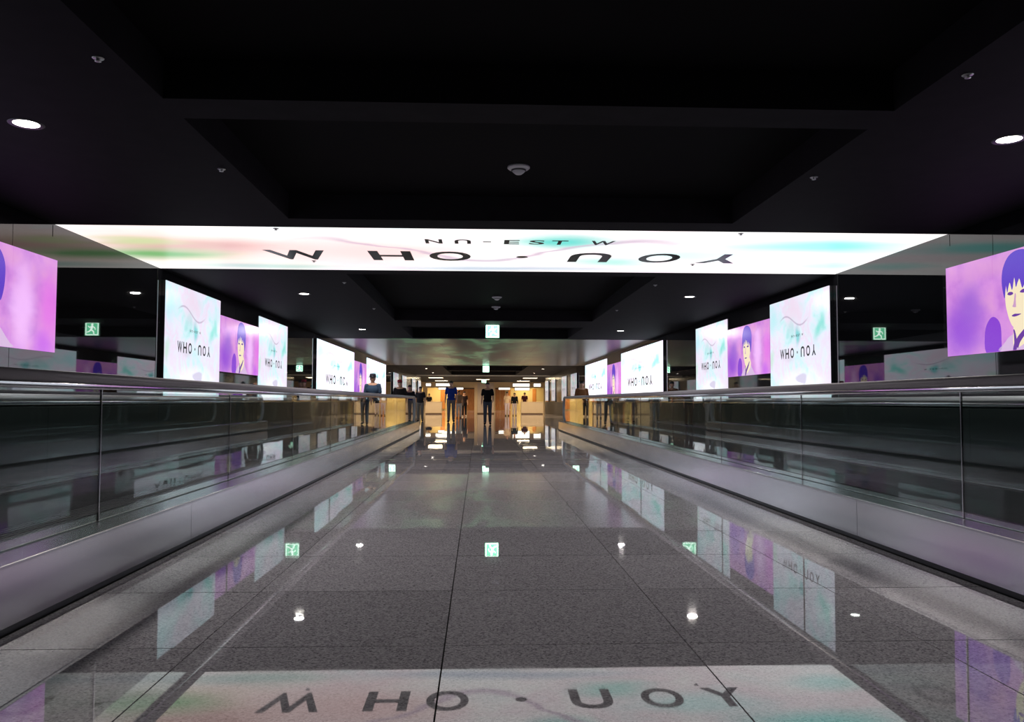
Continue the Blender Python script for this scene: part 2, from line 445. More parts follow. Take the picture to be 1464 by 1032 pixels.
# ------------------------------------------------------------------ ceiling: solid soffit with sunk coffers
CX = 2.42; CD = .27
bm = bmesh.new()
coffers = [(-.9, 2.13), (2.13+.0, 2.13), (2.14, 5.23), (5.6, 8.69), (12.5, 19.7), (21.4, 25.2), (45.2, 52.5), (53.4, 61)]
coffers = [c for c in coffers if c[1]-c[0] > .5]
coffers[0] = (-1.3, 1.78)
def slab(x0, x1, y0, y1): bm_box(bm, x0, x1, y0, y1, ZC, ZC+.5)
LED_N, LED_F = 9.121, 12.106
slab(-XW, -CX, Y0, LED_N); slab(CX, XW, Y0, LED_N)
slab(-XW, -CX, LED_F, 25.46); slab(CX, XW, LED_F, 25.46)
slab(-XW-8, -CX, 44.42, 90); slab(CX, XW+8, 44.42, 90)
cur = Y0
for (a, b) in coffers:
    for (p, q) in ((cur, a),):
        # leave the ceiling screen and the dim panel their bays
        segs = [(p, q)]
        out = []
        for (p1, q1) in segs:
            for (h0, h1) in ((LED_N, LED_F), (25.46, 44.42)):
                if p1 < h0 < q1:
                    out.append((p1, h0)); p1 = h1
            out.append((p1, q1))
        for (p1, q1) in out:
            if q1 > p1: slab(-CX, CX, p1, q1)
    cur = b
slab(-CX, CX, cur, 90)
ceiling = struct(bm_obj('ceiling', bm, M_CEIL))
for (a, b) in coffers:
    bm = bmesh.new(); bm_box(bm, -CX, CX, a, b, ZC+CD, ZC+.5)
    bm_obj('coffer_panel', bm, M_COFF, ceiling)
box('roof_slab', -XW-8, XW+8, Y0, 90, ZC+.5, ZC+.6, M_COFF, ceiling)

# ------------------------------------------------------------------ letters
GLYPH = {}
def glyph(ch):
    if ch in GLYPH: return GLYPH[ch]
    cu = bpy.data.curves.new('letter', 'FONT'); cu.body = ch; cu.size = 1; cu.resolution_u = 5; cu.offset = .024
    to = bpy.data.objects.new('letter', cu); COL.objects.link(to)
    dg = bpy.context.evaluated_depsgraph_get()
    me = bpy.data.meshes.new_from_object(to.evaluated_get(dg))
    bpy.data.objects.remove(to); bpy.data.curves.remove(cu)
    vv = [(v.co.x, v.co.y) for v in me.vertices]; ff = [tuple(p.vertices) for p in me.polygons]
    bpy.data.meshes.remove(me)
    x0 = min(p[0] for p in vv); x1 = max(p[0] for p in vv); y0 = min(p[1] for p in vv); y1 = max(p[1] for p in vv)
    GLYPH[ch] = ([((p[0]-(x0+x1)/2)/(x1-x0), (p[1]-(y0+y1)/2)/max(y1-y0, 1e-6)) for p in vv], ff)
    return GLYPH[ch]
def bm_letter(bm, ch, cx, cy, wid, hei, flip=False, to3=None, thick=.0015):
    """a printed letter: outline face plus a back, in the plane to3(u, v, depth)"""
    if ch == '.':
        vv = [(.5*math.cos(a*PI/8), .5*math.sin(a*PI/8)) for a in range(16)]; ff = [tuple(range(16))]
    elif ch == '-':
        vv = [(-.5, -.5), (.5, -.5), (.5, .5), (-.5, .5)]; ff = [(0, 1, 2, 3)]
    else: vv, ff = glyph(ch)
    s = -1 if flip else 1
    V = [bm.verts.new(to3(cx + s*p[0]*wid, cy + s*p[1]*hei, thick)) for p in vv]
    for f in ff:
        try: bm.faces.new([V[i] for i in f])
        except ValueError: pass
MAIN = [('W', 0, 0), ('H', 1, 0), ('O', 2, 0), ('.', 3, 0), ('U', 4, 1), ('O', 5, 0), ('Y', 6, 1)]

# ------------------------------------------------------------------ ceiling screen
def uv_plate(name, x0, x1, y0, y1, z0, z1, m, parent, uvf):
    bm = bmesh.new(); bm_box(bm, x0, x1, y0, y1, z0, z1)
    uvl = bm.loops.layers.uv.new('UVMap')
    for f in bm.faces:
        for l in f.loops: l[uvl].uv = uvf(l.vert.co)
    return bm_obj(name, bm, m, parent)
cs = empty('glowing_ceiling_panel', (0, LED_N, ZC), label='wide glowing ceiling screen with pastel swirls and large black lettering', cat='screen')
CSW = XW - .004
box('backing', -CSW, CSW, .01, LED_F-LED_N-.01, .03, .2, M_CASE, cs)
NCOL = 6
for i in range(NCOL):
    a = -CSW + 2*CSW*i/NCOL; b = -CSW + 2*CSW*(i+1)/NCOL
    uv_plate('screen_panel', a+.0005, b-.0005, 0, LED_F-LED_N, 0, .028, M_CSCR, cs,
             lambda c: ((c.x+CSW)/(2*CSW), 1-c.y/(LED_F-LED_N)))
def ceil3(u, v, d): return (u, v-LED_N, -d)
LX = [-2.79, -1.55, -.76, .215, 1.145, 2.095, 2.955]; LWD = [.80, .56, .56, .16, .56, .56, .56]
for (ch, i, fl), x, wd in zip(MAIN, LX, LWD):
    bm = bmesh.new()
    # text tops point towards the near edge of the screen
    t3 = lambda u, v, d: ceil3(u, 10.87 - v, d)
    bm_letter(bm, ch, x, 0, wd, .16 if ch == '.' else .70, bool(fl), t3)
    bm_obj('letter', bm, M_INK, cs)
SML = [('N', -.925, .21, 0), ('U', -.57, .2, 1), ('-', -.27, .1, 0), ('E', .035, .19, 0), ('S', .345, .19, 0), ('T', .625, .2, 0), ('W', 1.155, .3, 0)]
for ch, x, wd, fl in SML:
    bm = bmesh.new(); t3 = lambda u, v, d: ceil3(u, 9.85 - v, d)
    bm_letter(bm, ch, x, 0, wd, .05 if ch == '-' else .27, bool(fl), t3)
    bm_obj('letter', bm, M_INK, cs)

dsn = empty('glowing_ceiling_panel', (0, 25.46, ZC), label='dim ceiling panel with green reflections painted in as faint swirls far along the passage', cat='screen')  # glossy ceiling whose reflections are painted as a dim glow
for i in range(6):
    a = -CSW + 2*CSW*i/6; b = -CSW + 2*CSW*(i+1)/6
    uv_plate('screen_panel', a+.002, b-.002, 0, 18.96, -.01, .03, M_CDIM, dsn, lambda c: ((c.x+CSW)/(2*CSW), c.y/18.96))
box('backing', -CSW, CSW, .01, 18.95, .03, .2, M_CASE, dsn)

# ------------------------------------------------------------------ wall screens
ZT = 2.79
def wall_unit(name, L, ncol, kind, zb=1.0, zt=ZT, m=None, small=True):
    """picture screen in its casing: local x runs to the viewer's right, local -y faces the viewer"""
    root = empty(name)
    for i in range(ncol):
        a, b = L*i/ncol, L*(i+1)/ncol
        box('casing_panel', a+.004, b-.004, 0, .055, .93, zt if kind == 'white' else ZT, M_CASE, root)
        uv_plate('screen_panel', a+.004, b-.004, -.012, 0, zb, zt, m, root, lambda c: (c.x/L, (c.z-zb)/(zt-zb)))
    H = zt-zb
    if kind == 'white':
        for ch, i, fl in MAIN:
            bm = bmesh.new()
            bm_letter(bm, ch, L*(.235+.53*i/6), zb+H*(.465 if L < 5 else .37), L*(.062 if ch != 'W' else .08)*(.25 if ch == '.' else 1), H*(.025 if ch == '.' else .098)*(1 if L < 5 else 1.7), bool(fl), lambda u, v, d: (u, -.012-d, v))
            bm_obj('letter', bm, M_INK, root)
        if small:
            bm = bmesh.new()
            for ch, x, wd, fl in SML:
                bm_letter(bm, ch, L*(.5 + (x-.115)*.085), zb+H*.625, L*wd*.085, H*(.006 if ch == '-' else .022), bool(fl), lambda u, v, d: (u, -.012-d, v))
            bm_obj('small_lettering', bm, M_INK, root)['kind'] = 'stuff'
    else:
        def patch(nm, pts, mm, dep, par=None):
            bm = bmesh.new()
            # smooth closed outline
            P = [Vector((L*(u+.03), 0, zb+H*v)) for u, v in pts]; n = len(P); out = []
            for q in range(n):
                p0, p1, p2, p3 = P[q-1], P[q], P[(q+1) % n], P[(q+2) % n]
                for t in (0, .25, .5, .75):
                    c = .5*((2*p1) + (p2-p0)*t + (2*p0-5*p1+4*p2-p3)*t*t + (3*p1-p0-3*p2+p3)*t**3)
                    c.z = min(max(c.z, zb+.002), zt-.002); c.y = -.012-dep; out.append(c)
            vs_ = [bm.verts.new(c) for c in out]
            f = bm.faces.new(vs_)
            bmesh.ops.triangulate(bm, faces=[f])
            bmesh.ops.recalc_face_normals(bm, faces=bm.faces[:])
            return bm_obj(nm, bm, mm, par or root)
        patch('portrait_shadow', [(.25, .0), (.245, .22), (.275, .34), (.31, .36), (.345, .28), (.35, .12), (.34, .0)], M_PSHADOW, .001)
        patch('portrait_shoulders', [(.345, .0), (.37, .08), (.40, .14), (.46, .18), (.55, .19), (.585, .14), (.62, .06), (.64, .0)], M_COAT, .001)
        patch('portrait_neck', [(.43, .02), (.425, .2), (.44, .36), (.52, .36), (.56, .22), (.52, .1)], M_FACE, .0015)
        face = patch('portrait_face', [(.385, .62), (.382, .48), (.392, .38), (.405, .30), (.425, .235), (.46, .24), (.505, .30), (.545, .40), (.56, .52), (.555, .68), (.50, .76), (.42, .76)], M_FACE, .002)
        patch('portrait_cheek', [(.53, .62), (.545, .48), (.525, .36), (.50, .30), (.535, .38), (.56, .5), (.557, .64)], M_SHADE, .0025, face)
        patch('portrait_hair', [(.372, .56), (.362, .7), (.372, .84), (.41, .95), (.47, .985), (.54, .94), (.58, .82), (.585, .66), (.575, .52), (.558, .44), (.55, .54), (.538, .64), (.52, .58), (.505, .66), (.485, .60), (.468, .70), (.448, .62), (.44, .72), (.425, .60), (.41, .68), (.395, .58), (.388, .66), (.38, .54)], M_HAIR, .003)
        patch('portrait_eye', [(.395, .565), (.405, .585), (.425, .58), (.43, .56), (.412, .55)], M_LINE, .003, face)
        patch('portrait_eye', [(.47, .565), (.485, .588), (.508, .585), (.515, .562), (.492, .552)], M_LINE, .003, face)
        patch('portrait_nose', [(.44, .56), (.432, .47), (.424, .435), (.445, .425), (.442, .46), (.447, .54)], M_SHADE, .003, face)
        patch('portrait_mouth', [(.418, .345), (.435, .36), (.452, .357), (.475, .35), (.45, .335), (.43, .333)], M_LINE, .003, face)
        patch('portrait_collar', [(.435, .06), (.45, .13), (.50, .22), (.525, .27), (.53, .25), (.505, .17), (.465, .08), (.45, .02)], M_LINE, .0022)
        patch('portrait_collar', [(.42, .0), (.43, .1), (.425, .2), (.435, .19), (.445, .08), (.44, .0)], M_LINE, .0022)
    return root

def place(proto, first, s, ya, yb, label, cat='screen', group=None):
    """ya nearer end, yb farther end along the wall"""
    o = proto if first else copy_tree(proto)
    X = s*(XW-.056)
    if s < 0: o.location = (X, ya, 0); o.rotation_euler = (0, 0, PI/2)
    else: o.location = (X, yb, 0); o.rotation_euler = (0, 0, -PI/2)
    tag(o, label, cat, group)
    return o

YG = [12.186, 14.731, 17.336, 19.852]
side = {-1: 'left', 1: 'right'}
L1 = YG[1]-YG[0]
pw = wall_unit('wall_screen', L1, 3, 'white', m=M_MARB)
pp = wall_unit('wall_screen', L1, 3, 'pink', zb=1.52, zt=2.54, m=M_PINK)
fw = fp = True
GW = 'white lettered wall screens'; GP = 'pink portrait wall screens'
for s in (-1, 1):
    place(pp, fp, s, 6.535, 9.075, 'pink portrait wall screen nearest the camera on the %s, cut by the frame' % side[s], group=GP); fp = False
    place(pw, fw, s, 3.98, 6.52, 'white lettered screen nearest the camera on the %s wall, beyond the picture edge' % side[s], group=GW); fw = False
    place(pw, False, s, YG[0], YG[1], 'white marbled lettered screen, first past the glowing ceiling screen on the %s wall' % side[s], group=GW)
    place(pp, False, s, YG[1]+.03, YG[1]+.03+L1, 'pink portrait screen between two white lettered screens on the %s wall' % side[s], group=GP)
    place(pw, False, s, YG[2]-.02, YG[2]-.02+L1, 'white marbled lettered screen just beyond the smaller pink portrait on the %s wall' % side[s], group=GW)
pwf = wall_unit('wall_screen', 6.95, 6, 'white', m=M_MARBF, small=True)
ppf = wall_unit('wall_screen', 3.36, 4, 'pink', zb=1.1, zt=2.5, m=M_PINK)
pwe = wall_unit('wall_screen', 2.9, 3, 'white', zb=1.0, zt=2.55, m=M_MARBE, small=False)
f1 = f2 = f3 = True
for s in (-1, 1):
    place(pwf, f1, s, 23.49, 30.44, 'long brilliant white lettered screen, nearer of the two at mid distance on the %s' % side[s], group=GW); f1 = False
    place(ppf, f2, s, 30.46, 33.82, 'narrow-looking pink screen between the two brilliant white screens on the %s' % side[s], group=GP); f2 = False
    place(pwf, False, s, 33.86, 40.81, 'long brilliant white screen, farther of the two at mid distance on the %s' % side[s], group=GW)

# far end wall screens stand on the last stretch of wall before the lobby
for s in (-1, 1):
    struct(box('wall_%s' % side[s], s*XW, s*(XW+.25), YEND, 66, 0, ZC, mat('end_wall_dark', (.06, .055, .05, 1), .2)))
    for q, ya in enumerate((44.4, 49.6, 57.0, 62.6)):
        od = ('first', 'second', 'third', 'last')[q]
        place(pwe, f3, s, ya, ya+2.9, 'slim pale screen, %s of four before the warm lobby on the %s' % (od, side[s]), group='slim pale screens near the lobby'); f3 = False

# ------------------------------------------------------------------ moving walkways
YA, YB = Y0+.1, 27.5
def rounded(w_, h_, r, n=5):
    pts = []
    for cx, cy, a0 in ((w_/2-r, h_/2-r, 0), (-w_/2+r, h_/2-r, PI/2), (-w_/2+r, -h_/2+r, PI), (w_/2-r, -h_/2+r, 1.5*PI)):
        for k in range(n+1):
            a = a0 + PI/2*k/n; pts.append((cx+r*math.cos(a), cy+r*math.sin(a)))
    return pts
def walkway(s):
    root = empty('moving_walkway', (0, 0, 0), label='glass-sided moving walkway with steel skirting along the %s wall' % side[s], cat='moving walkway')
    X = lambda a: s*a
    # inner side: steel skirt panels, deck, glass panes, hand rail
    y = 5.75 - 2.3*4; 
    y = max(y, YA) if y > YA else YA
    seams = [YA] + [5.75 + 2.3*k for k in range(-3, 10) if YA+.4 < 5.75+2.3*k < YB-.3] + [YB]
    for a, b in zip(seams, seams[1:]):
        box('skirt_panel', X(SK), X(SK+.03), a+.0025, b-.0025, .035, .285, M_STEEL, root)
    box('kick_strip', X(SK+.012), X(SK+.04), YA, YB, 0, .04, M_DARKSKIRT, root)
    for nm, xa, xb in (('deck', SK-.004, SK+.165), ('deck', SK+.205, SK+.33), ('deck', 3.94, 4.08), ('deck', 4.12, 4.26)):
        for a, b in zip(seams, seams[1:]):
            box(nm, X(xa), X(xb), a+.002, b-.002, .285, .303, M_DECK, root, bevel=.003)
    box('glass_channel', X(SK+.165), X(SK+.205), YA, YB, .27, .296, M_DARKSKIRT, root)
    box('glass_channel', X(4.08), X(4.12), YA, YB, .27, .296, M_DARKSKIRT, root)
    box('inner_skirt', X(SK+.30), X(SK+.33), YA, YB, .03, .284, M_DARKSKIRT, root)
    box('inner_skirt', X(3.94), X(3.97), YA, YB, .03, .284, M_DARKSKIRT, root)
    box('outer_skirt', X(4.23), X(4.26), YA, YB, .0, .284, M_DARKSKIRT, root)
    gx = [SK+.185, 4.10]
    gs = [YA] + [4.76+2.42*k for k in range(-3, 10) if YA+.4 < 4.76+2.42*k < YB-.5] + [YB-.35]
    for q, (g, zt) in enumerate(zip(gx, (1.085, .985))):
        for a, b in zip(gs, gs[1:]):
            box('glass_panel', X(g-.006), X(g+.006), a+.004, b-.004, .296, zt, M_GLASS, root)
            if q == 0 and b < YB-.4:
                box('pane_edge', X(g-.006), X(g+.006), b-.0035, b+.0035, .296, zt, M_CHROME, root)
        # hand rail with a rounded newel end at the far landing
        r = (zt-.30)/2; path = [(YA, zt+.035)]
        path += [(YB-.35, zt+.035)]
        for k in range(1, 13):
            a = PI/2 - PI*k/12
            path.append((YB-.35 + r*math.cos(a), zt+.035-r + r*math.sin(a)))
        pr = [(X(g)+p, z) for p, z in rounded(.09, .058, .026)]
        sweep_y('handrail', pr, path, M_RUB, root)
        pr = [(X(g)+p, z) for p, z in rounded(.055, .035, .008, 3)]
        sweep_y('rail_guide', pr, [(a, z-.045) for a, z in path[:2]], M_CHROME, root)
        bm = bmesh.new()        # round end pane
        cy, cz = YB-.35, zt-r-.0
        ring = [(cy, zt), *[(cy + (r-.02)*math.cos(PI/2-PI*k/12), cz + (r-.02)*math.sin(PI/2-PI*k/12)) for k in range(1, 12)], (cy, .30)]
        f1_ = [bm.verts.new((X(g)-.006, yy, zz)) for yy, zz in ring]; f2_ = [bm.verts.new((X(g)+.006, yy, zz)) for yy, zz in ring]
        bm.faces.new(f1_); bm.faces.new(f2_[::-1])
        for k in range(len(ring)): bm.faces.new((f1_[k], f1_[k-1], f2_[k-1], f2_[k]))
        bmesh.ops.recalc_face_normals(bm, faces=bm.faces[:])
        bm_obj('glass_panel', bm, M_GLASS, root)
    # pallets
    bm = bmesh.new(); bm_box(bm, -.6, .6, .004, .396, 0, .03)
    for k in range(24): bm_box(bm, -.59+.05*k, -.565+.05*k, .006, .394, .03, .036)
    me = bpy.data.meshes.new('pallet'); bm.to_mesh(me); bm.free(); me.materials.append(M_PALLET)
    y = YA + .2
    while y < YB-1.6:
        o = bpy.data.objects.new('pallet', me); COL.objects.link(o); o.parent = root; o.location = (X(3.315), y, 0); y += .4
    box('landing_plate', X(2.70), X(3.93), YB-1.55, YB+.9, 0, .02, M_DECK, root)
    box('comb_strip', X(2.70), X(3.93), YB-1.62, YB-1.5, .02, .034, mat('comb_yellow', (.75, .5, .03, 1), .4), root)
    return root
walkway(-1); walkway(1)
# floor strip between the walkways and the walls
for s in (-1, 1):
    box('service_strip', s*4.27, s*XW, Y0, YT, -.02, 0, M_GRAN, floor)

# ------------------------------------------------------------------ downlights
M_LENS = mat('lamp_lens', (.8, .8, .8, 1), .3, emit=(1, .95, .88, 1), es=14)
M_RING = mat('lamp_ring', (.06, .06, .065, 1), .4, metal=.3)
def make_lamp():
    root = empty('downlight')
    bm = bmesh.new()
    bm_lathe(bm, [(.085, .0), (.115, -.004), (.118, .0), (.118, .01), (.085, .01)], 28)
    bm_obj('ring', bm, M_RING, root, smooth=True)
    lathe('lens', [(.001, -.003), (.06, -.0025), (.086, 0.0), (.086, .008), (.001, .008)], M_LENS, root, 28)
    ld = bpy.data.lights.new('lamp_light', 'AREA'); ld.shape = 'DISK'; ld.size = .16; ld.energy = LAMP_W; ld.color = (1, .95, .9)
    lo = bpy.data.objects.new('lamp_light', ld); COL.objects.link(lo); lo.parent = root; lo.location = (0, 0, -.008)
    return root
lamp = make_lamp(); first = True
far_light = bpy.data.lights.new('lamp_light_wide', 'SPOT'); far_light.energy = 900; far_light.spot_size = 2.95; far_light.spot_blend = .35; far_light.shadow_soft_size = .05; far_light.color = (1, .74, .45)
ORD = ['nearest', 'second nearest', 'third', 'fourth', 'fifth', 'sixth', 'seventh']
for s in (-1, 1):
    for q, y in enumerate((5.77, 14.9, 22.3, 49.5, 57.0, 69.6, 77)):
        o = lamp if first else copy_tree(lamp); first = False
        o.location = (s*3.58, y, ZC)
        if q >= 3:
            for ch in [k for k in bpy.data.objects if k.parent == o and k.type == 'LIGHT']:
                ch.data = far_light
        tag(o, 'round recessed downlight, %s of the row above the %s walkway' % (ORD[q], side[s]), 'downlight', 'recessed downlights')

# ------------------------------------------------------------------ small ceiling fittings
M_SPR = mat('sprinkler_metal', (.5, .5, .5, 1), .3, metal=.8)
def make_sprinkler():
    root = empty('sprinkler')
    lathe('escutcheon', [(.001, -.006), (.03, -.004), (.034, 0), (.001, .004)], M_SPR, root, 20)
    lathe('nozzle', [(.008, -.016), (.012, -.01), (.012, -.004), (.012, 0)], M_SPR, root, 12)
    lathe('deflector', [(.001, -.021), (.018, -.02), (.018, -.017), (.001, -.016)], M_SPR, root, 16)
    return root
spr = make_sprinkler(); first = True
spots = [(-2.575+.02, 4.62, 'near the first ceiling lamp'), (-2.575+.02, 6.84, 'at the rim of the coffer')]
names4 = [('nearest', 4.62), ('second', 6.84)]
for s in (-1, 1):
    for nm, x, y in (('nearest small sprinkler on the %s ceiling edge', 2.55, 4.62), ('small sprinkler between coffer and %s downlight, before the glowing screen', 2.55, 6.84),
                     ('sprinkler at the near edge of the glowing ceiling screen, %s half', 2.68, 9.2), ('sprinkler beside the big lettering on the glowing ceiling screen, %s half', 2.68, 11.33),
                     ('tiny sprinkler just past the glowing ceiling screen, %s side', 2.6, 13.4), ('tiny sprinkler on the %s soffit farther along, before the exit sign', 2.6, 17.2)):
        o = spr if first else copy_tree(spr); first = False
        o.location = (s*x, y, ZC); tag(o, nm % side[s], 'sprinkler', 'ceiling sprinklers')
M_DET = mat('detector_white', (.62, .62, .64, 1), .4)
def detector(x, y, z, label):
    root = empty('smoke_detector', (x, y, z), label=label, cat='smoke detector', group='smoke detectors')
    lathe('base', [(.105, 0), (.108, -.015), (.09, -.03), (.001, -.03)], M_DET, root, 28)
    sh_ = lathe('sensor_head', [(.07, -.03), (.055, -.055), (.03, -.075), (.001, -.078)], M_DET, root, 24)
    lathe('vent_band', [(.072, -.036), (.068, -.044), (.05, -.044), (.05, -.036)], M_JAMB, sh_, 24)
detector(.005, 7.56, ZC+CD, 'white smoke detector in the coffer nearest the camera')
detector(.015, 17.2, ZC+CD, 'white smoke detector, nearer of the close pair before the exit sign')
detector(.035, 19.0, ZC+CD, 'white smoke detector, farther of the close pair, right before the exit sign')

# ------------------------------------------------------------------ exit signs
M_EXG = mat('exit_green', (.01, .05, .03, 1), .3, emit=(.13, .62, .33, 1), es=4.5)
M_EXW = mat('exit_pale', (.1, .1, .1, 1), .3, emit=(.8, 1, .88, 1), es=6.0)
M_EXB = mat('exit_housing', (.25, .27, .26, 1), .4)
def make_sign():
    root = empty('exit_sign')
    W2, Hh = .185, .36
    box('housing', -W2, W2, -.03, .03, -Hh-.005, 0, M_EXB, root, bevel=.006)
    for yy, d in ((-.03, -1), (.03, 1)):
        fc = box('face', -W2+.012, W2-.012, yy, yy+d*.006, -Hh+.006, -.012, M_EXG, root)
        bm = bmesh.new(); t = yy + d*.008
        def seg(x0, z0, x1, z1, w0):
            a = Vector((x0, z0)); b = Vector((x1, z1)); n = (b-a).normalized(); p = Vector((-n.y, n.x))*w0
            vs2 = [bm.verts.new((q.x, t, q.y)) for q in (a+p-n*w0*.6, b+p+n*w0*.6, b-p+n*w0*.6, a-p-n*w0*.6)]
            bm.faces.new(vs2)
        c = (-.005, -.075)
        bm.faces.new([bm.verts.new((c[0]+.028*math.cos(k*PI/8), t, c[1]+.028*math.sin(k*PI/8))) for k in range(16)])
        seg(-.005, -.115, .02, -.2, .026)          # trunk
        seg(-.005, -.12, -.065, -.15, .012); seg(-.065, -.15, -.085, -.2, .011)
        seg(.0, -.12, .06, -.145, .012); seg(.06, -.145, .095, -.115, .011)
        seg(.015, -.21, -.04, -.25, .016); seg(-.04, -.25, -.05, -.32, .014)
        seg(.025, -.21, .07, -.25, .016); seg(.07, -.25, .125, -.27, .013)
        seg(.15, -.04, .15, -.33, .012); seg(-.15, -.04, -.15, -.33, .012); seg(-.15, -.03, .15, -.03, .010); seg(-.15, -.335, -.06, -.335, .012); seg(-.03, -.335, .15, -.335, .012)
        bmesh.ops.recalc_face_normals(bm, faces=bm.faces[:])
        bm_obj('pictogram', bm, M_EXW, fc)
    lathe('hanger', [(.012, -.01), (.012, .3), (.001, .3)], M_JAMB, root, 10)
    return root
sg = make_sign(); sg.location = (-.015, 20.9, 2.985)
tag(sg, 'green running-man exit sign hanging nearest, before the dim ceiling panel', 'exit sign', 'exit signs')
s2 = copy_tree(sg, loc=(.03, 44.9, 2.94)); tag(s2, 'green exit sign hanging at the far end of the dim ceiling panel', 'exit sign', 'exit signs')
s3 = copy_tree(sg, loc=(.05, 65, 2.71)); tag(s3, 'smallest green exit sign, farthest away at the lobby', 'exit sign', 'exit signs')

# ------------------------------------------------------------------ lobby at the far end
M_CREAM = mat('lobby_cream', (.62, .47, .30, 1), .6)
M_YEL = mat('lobby_yellow', (.64, .48, .24, 1), .6)
M_WOOD = mat('lobby_wood', (.40, .16, .045, 1), .4)
add_noise_color(M_WOOD, (.42, .14, .03, 1), (.60, .24, .06, 1), 4, 5, (6, 6, .6))
M_DESK = mat('desk_beige', (.58, .47, .33, 1), .35)
M_PIL = mat('pillar_pinkish', (.52, .42, .35, 1), .5)
M_SIGNW = mat('lit_board', (.5, .5, .5, 1), .4, emit=(1, .93, .78, 1), es=2.2)
M_SIGNB = mat('board_brown', (.10, .05, .025, 1), .5)
M_PANEL = mat('light_panel', (.8, .8, .8, 1), .4, emit=(1, .84, .58, 1), es=4.0)
YBK = 85.0
bw = struct(box('wall_back', -13, 13, YBK+3, YBK+3.3, 0, ZC, M_YEL))
for s in (-1, 1): struct(box('wall_%s' % side[s], s*12.8, s*13, 66, 88.2, 0, ZC, M_CREAM))
for s in (-1, 1): struct(box('wall_%s' % side[s], s*(XW+.25), s*13, 65.75, 66, 0, ZC, M_CREAM))
fas = struct(box('trim_31', -XW, XW, 61.6, 61.7, 2.86, ZC, M_TRIMW))
def shopfront():
    # cream lintel and piers in front of the lit bays
    struct(box('trim_32', -13, 13, YBK, YBK+.3, 2.35, ZC, M_CREAM))
    q = 33
    for a, b in ((-12.8, -9.6), (-6.2, -5.75), (-.76, -.3), (1.0, 1.38), (2.41, 2.75), (6.46, 12.8)):
        struct(box('trim_%d' % q, a, b, YBK, YBK+.3, 0, 2.35, M_CREAM)); q += 1
shopfront()
for a, b in ((-9.4, -8.2), (-7.4, -7.0), (-4.5, -4.0), (-2.9, -2.5), (2.8, 3.1), (5.5, 5.9)):
    box('wall_panel', a, b, YBK+2.94, YBK+3, .1, 2.3, M_WOOD, bw)
def door(x0, x1, label):
    r = empty('wooden_door', ((x0+x1)/2, YBK+.2, 0), label=label, cat='door', group='wooden lobby doors')
    wd = (x1-x0)/2
    n = 2
    for k in range(n):
        a = -wd + 2*wd*k/n; b = -wd + 2*wd*(k+1)/n
        leaf = box('leaf', a+.01, b-.01, 0, .06, .01, 2.2, M_WOOD, r)
        for z0, z1 in ((.15, .95), (1.1, 2.05)):
            box('panel', a+.1, b-.1, -.015, 0, z0, z1, M_WOOD, leaf)
        box('handle', (b-.06 if k == 0 else a+.04), (b-.04 if k == 0 else a+.06), -.05, -.02, .95, 1.15, M_CHROME, leaf)
    box('lintel', -wd, wd, -.05, .1, 2.2, 2.35, M_SIGNB, r)
door(-2.46, -.76, 'orange-brown wooden door left of the pinkish partition in the lobby')
door(1.38, 2.41, 'orange-brown wooden door right of the man in black in the lobby')
def board(x0, x1, z0, z1, y, label):
    r = empty('lit_signboard', ((x0+x1)/2, y, z0), label=label, cat='signboard', group='lit lobby boards')
    wd = (x1-x0)/2
    box('frame', -wd-.05, wd+.05, .0, .1, -.04, z1-z0+.04, M_SIGNB, r)
    box('lit_face', -wd, wd, -.02, 0, 0, z1-z0, M_SIGNW, r)
board(-4.86, -3.4, 2.52, 2.8, YBK-.1, 'long lit board high on the lobby wall left of the man in blue')
board(-5.9, -5.38, 2.52, 2.8, YBK-.1, 'short lit board high at the left end of the lobby wall')
board(-4.58, -2.0, 2.16, 2.36, YBK-.1, 'thin lit board hung below the high boards, left of the partition')
board(3.22, 4.98, 2.5, 2.8, YBK-.1, 'large lit board high on the lobby wall to the right')
board(5.42, 6.16, 2.5, 2.8, YBK-.1, 'short lit board high at the right end of the lobby wall')
board(1.74, 2.92, 2.16, 2.36, YBK-.1, 'thin lit board above the right wooden door')
board(3.43, 4.98, 2.1, 2.36, YBK-.1, 'thin lit board below the large board on the right')
pt = empty('partition', (.165, 61.2, 0), label='pinkish beige partition block standing in the middle of the lobby', cat='partition')
box('body', -.62, .62, 0, .5, .08, 2.36, M_PIL, pt, bevel=.01)
box('plinth', -.63, .63, -.01, .51, 0, .08, M_SIGNB, pt)
box('edge_strip', -.86, -.625, .05, .45, 0, 2.36, M_CREAM, pt)
def desk(x0, x1, y, label):
    r = empty('reception_desk', ((x0+x1)/2, y, 0), label=label, cat='desk', group='lobby desks')
    wd = (x1-x0)/2
    n = 3; panels = []
    for k in range(n):
        a = -wd + 2*wd*k/n; b = -wd + 2*wd*(k+1)/n
        panels.append(box('front_panel', a+.004, b-.004, 0, .03, .08, .88, M_DESK, r))
    bd = box('body', -wd+.01, wd-.01, .03, .7, .08, .88, M_DESK, r)
    for p in panels: p.parent = bd
    box('plinth', -wd+.04, wd-.04, .03, .68, 0, .08, M_SIGNB, r)
    box('top', -wd-.03, wd+.03, -.04, .74, .88, .92, M_DESK, r, bevel=.006)
desk(-4.3, -3.07, 59.6, 'beige reception desk at the left of the lobby')
desk(2.78, 4.44, 59.9, 'beige reception desk at the right of the lobby')
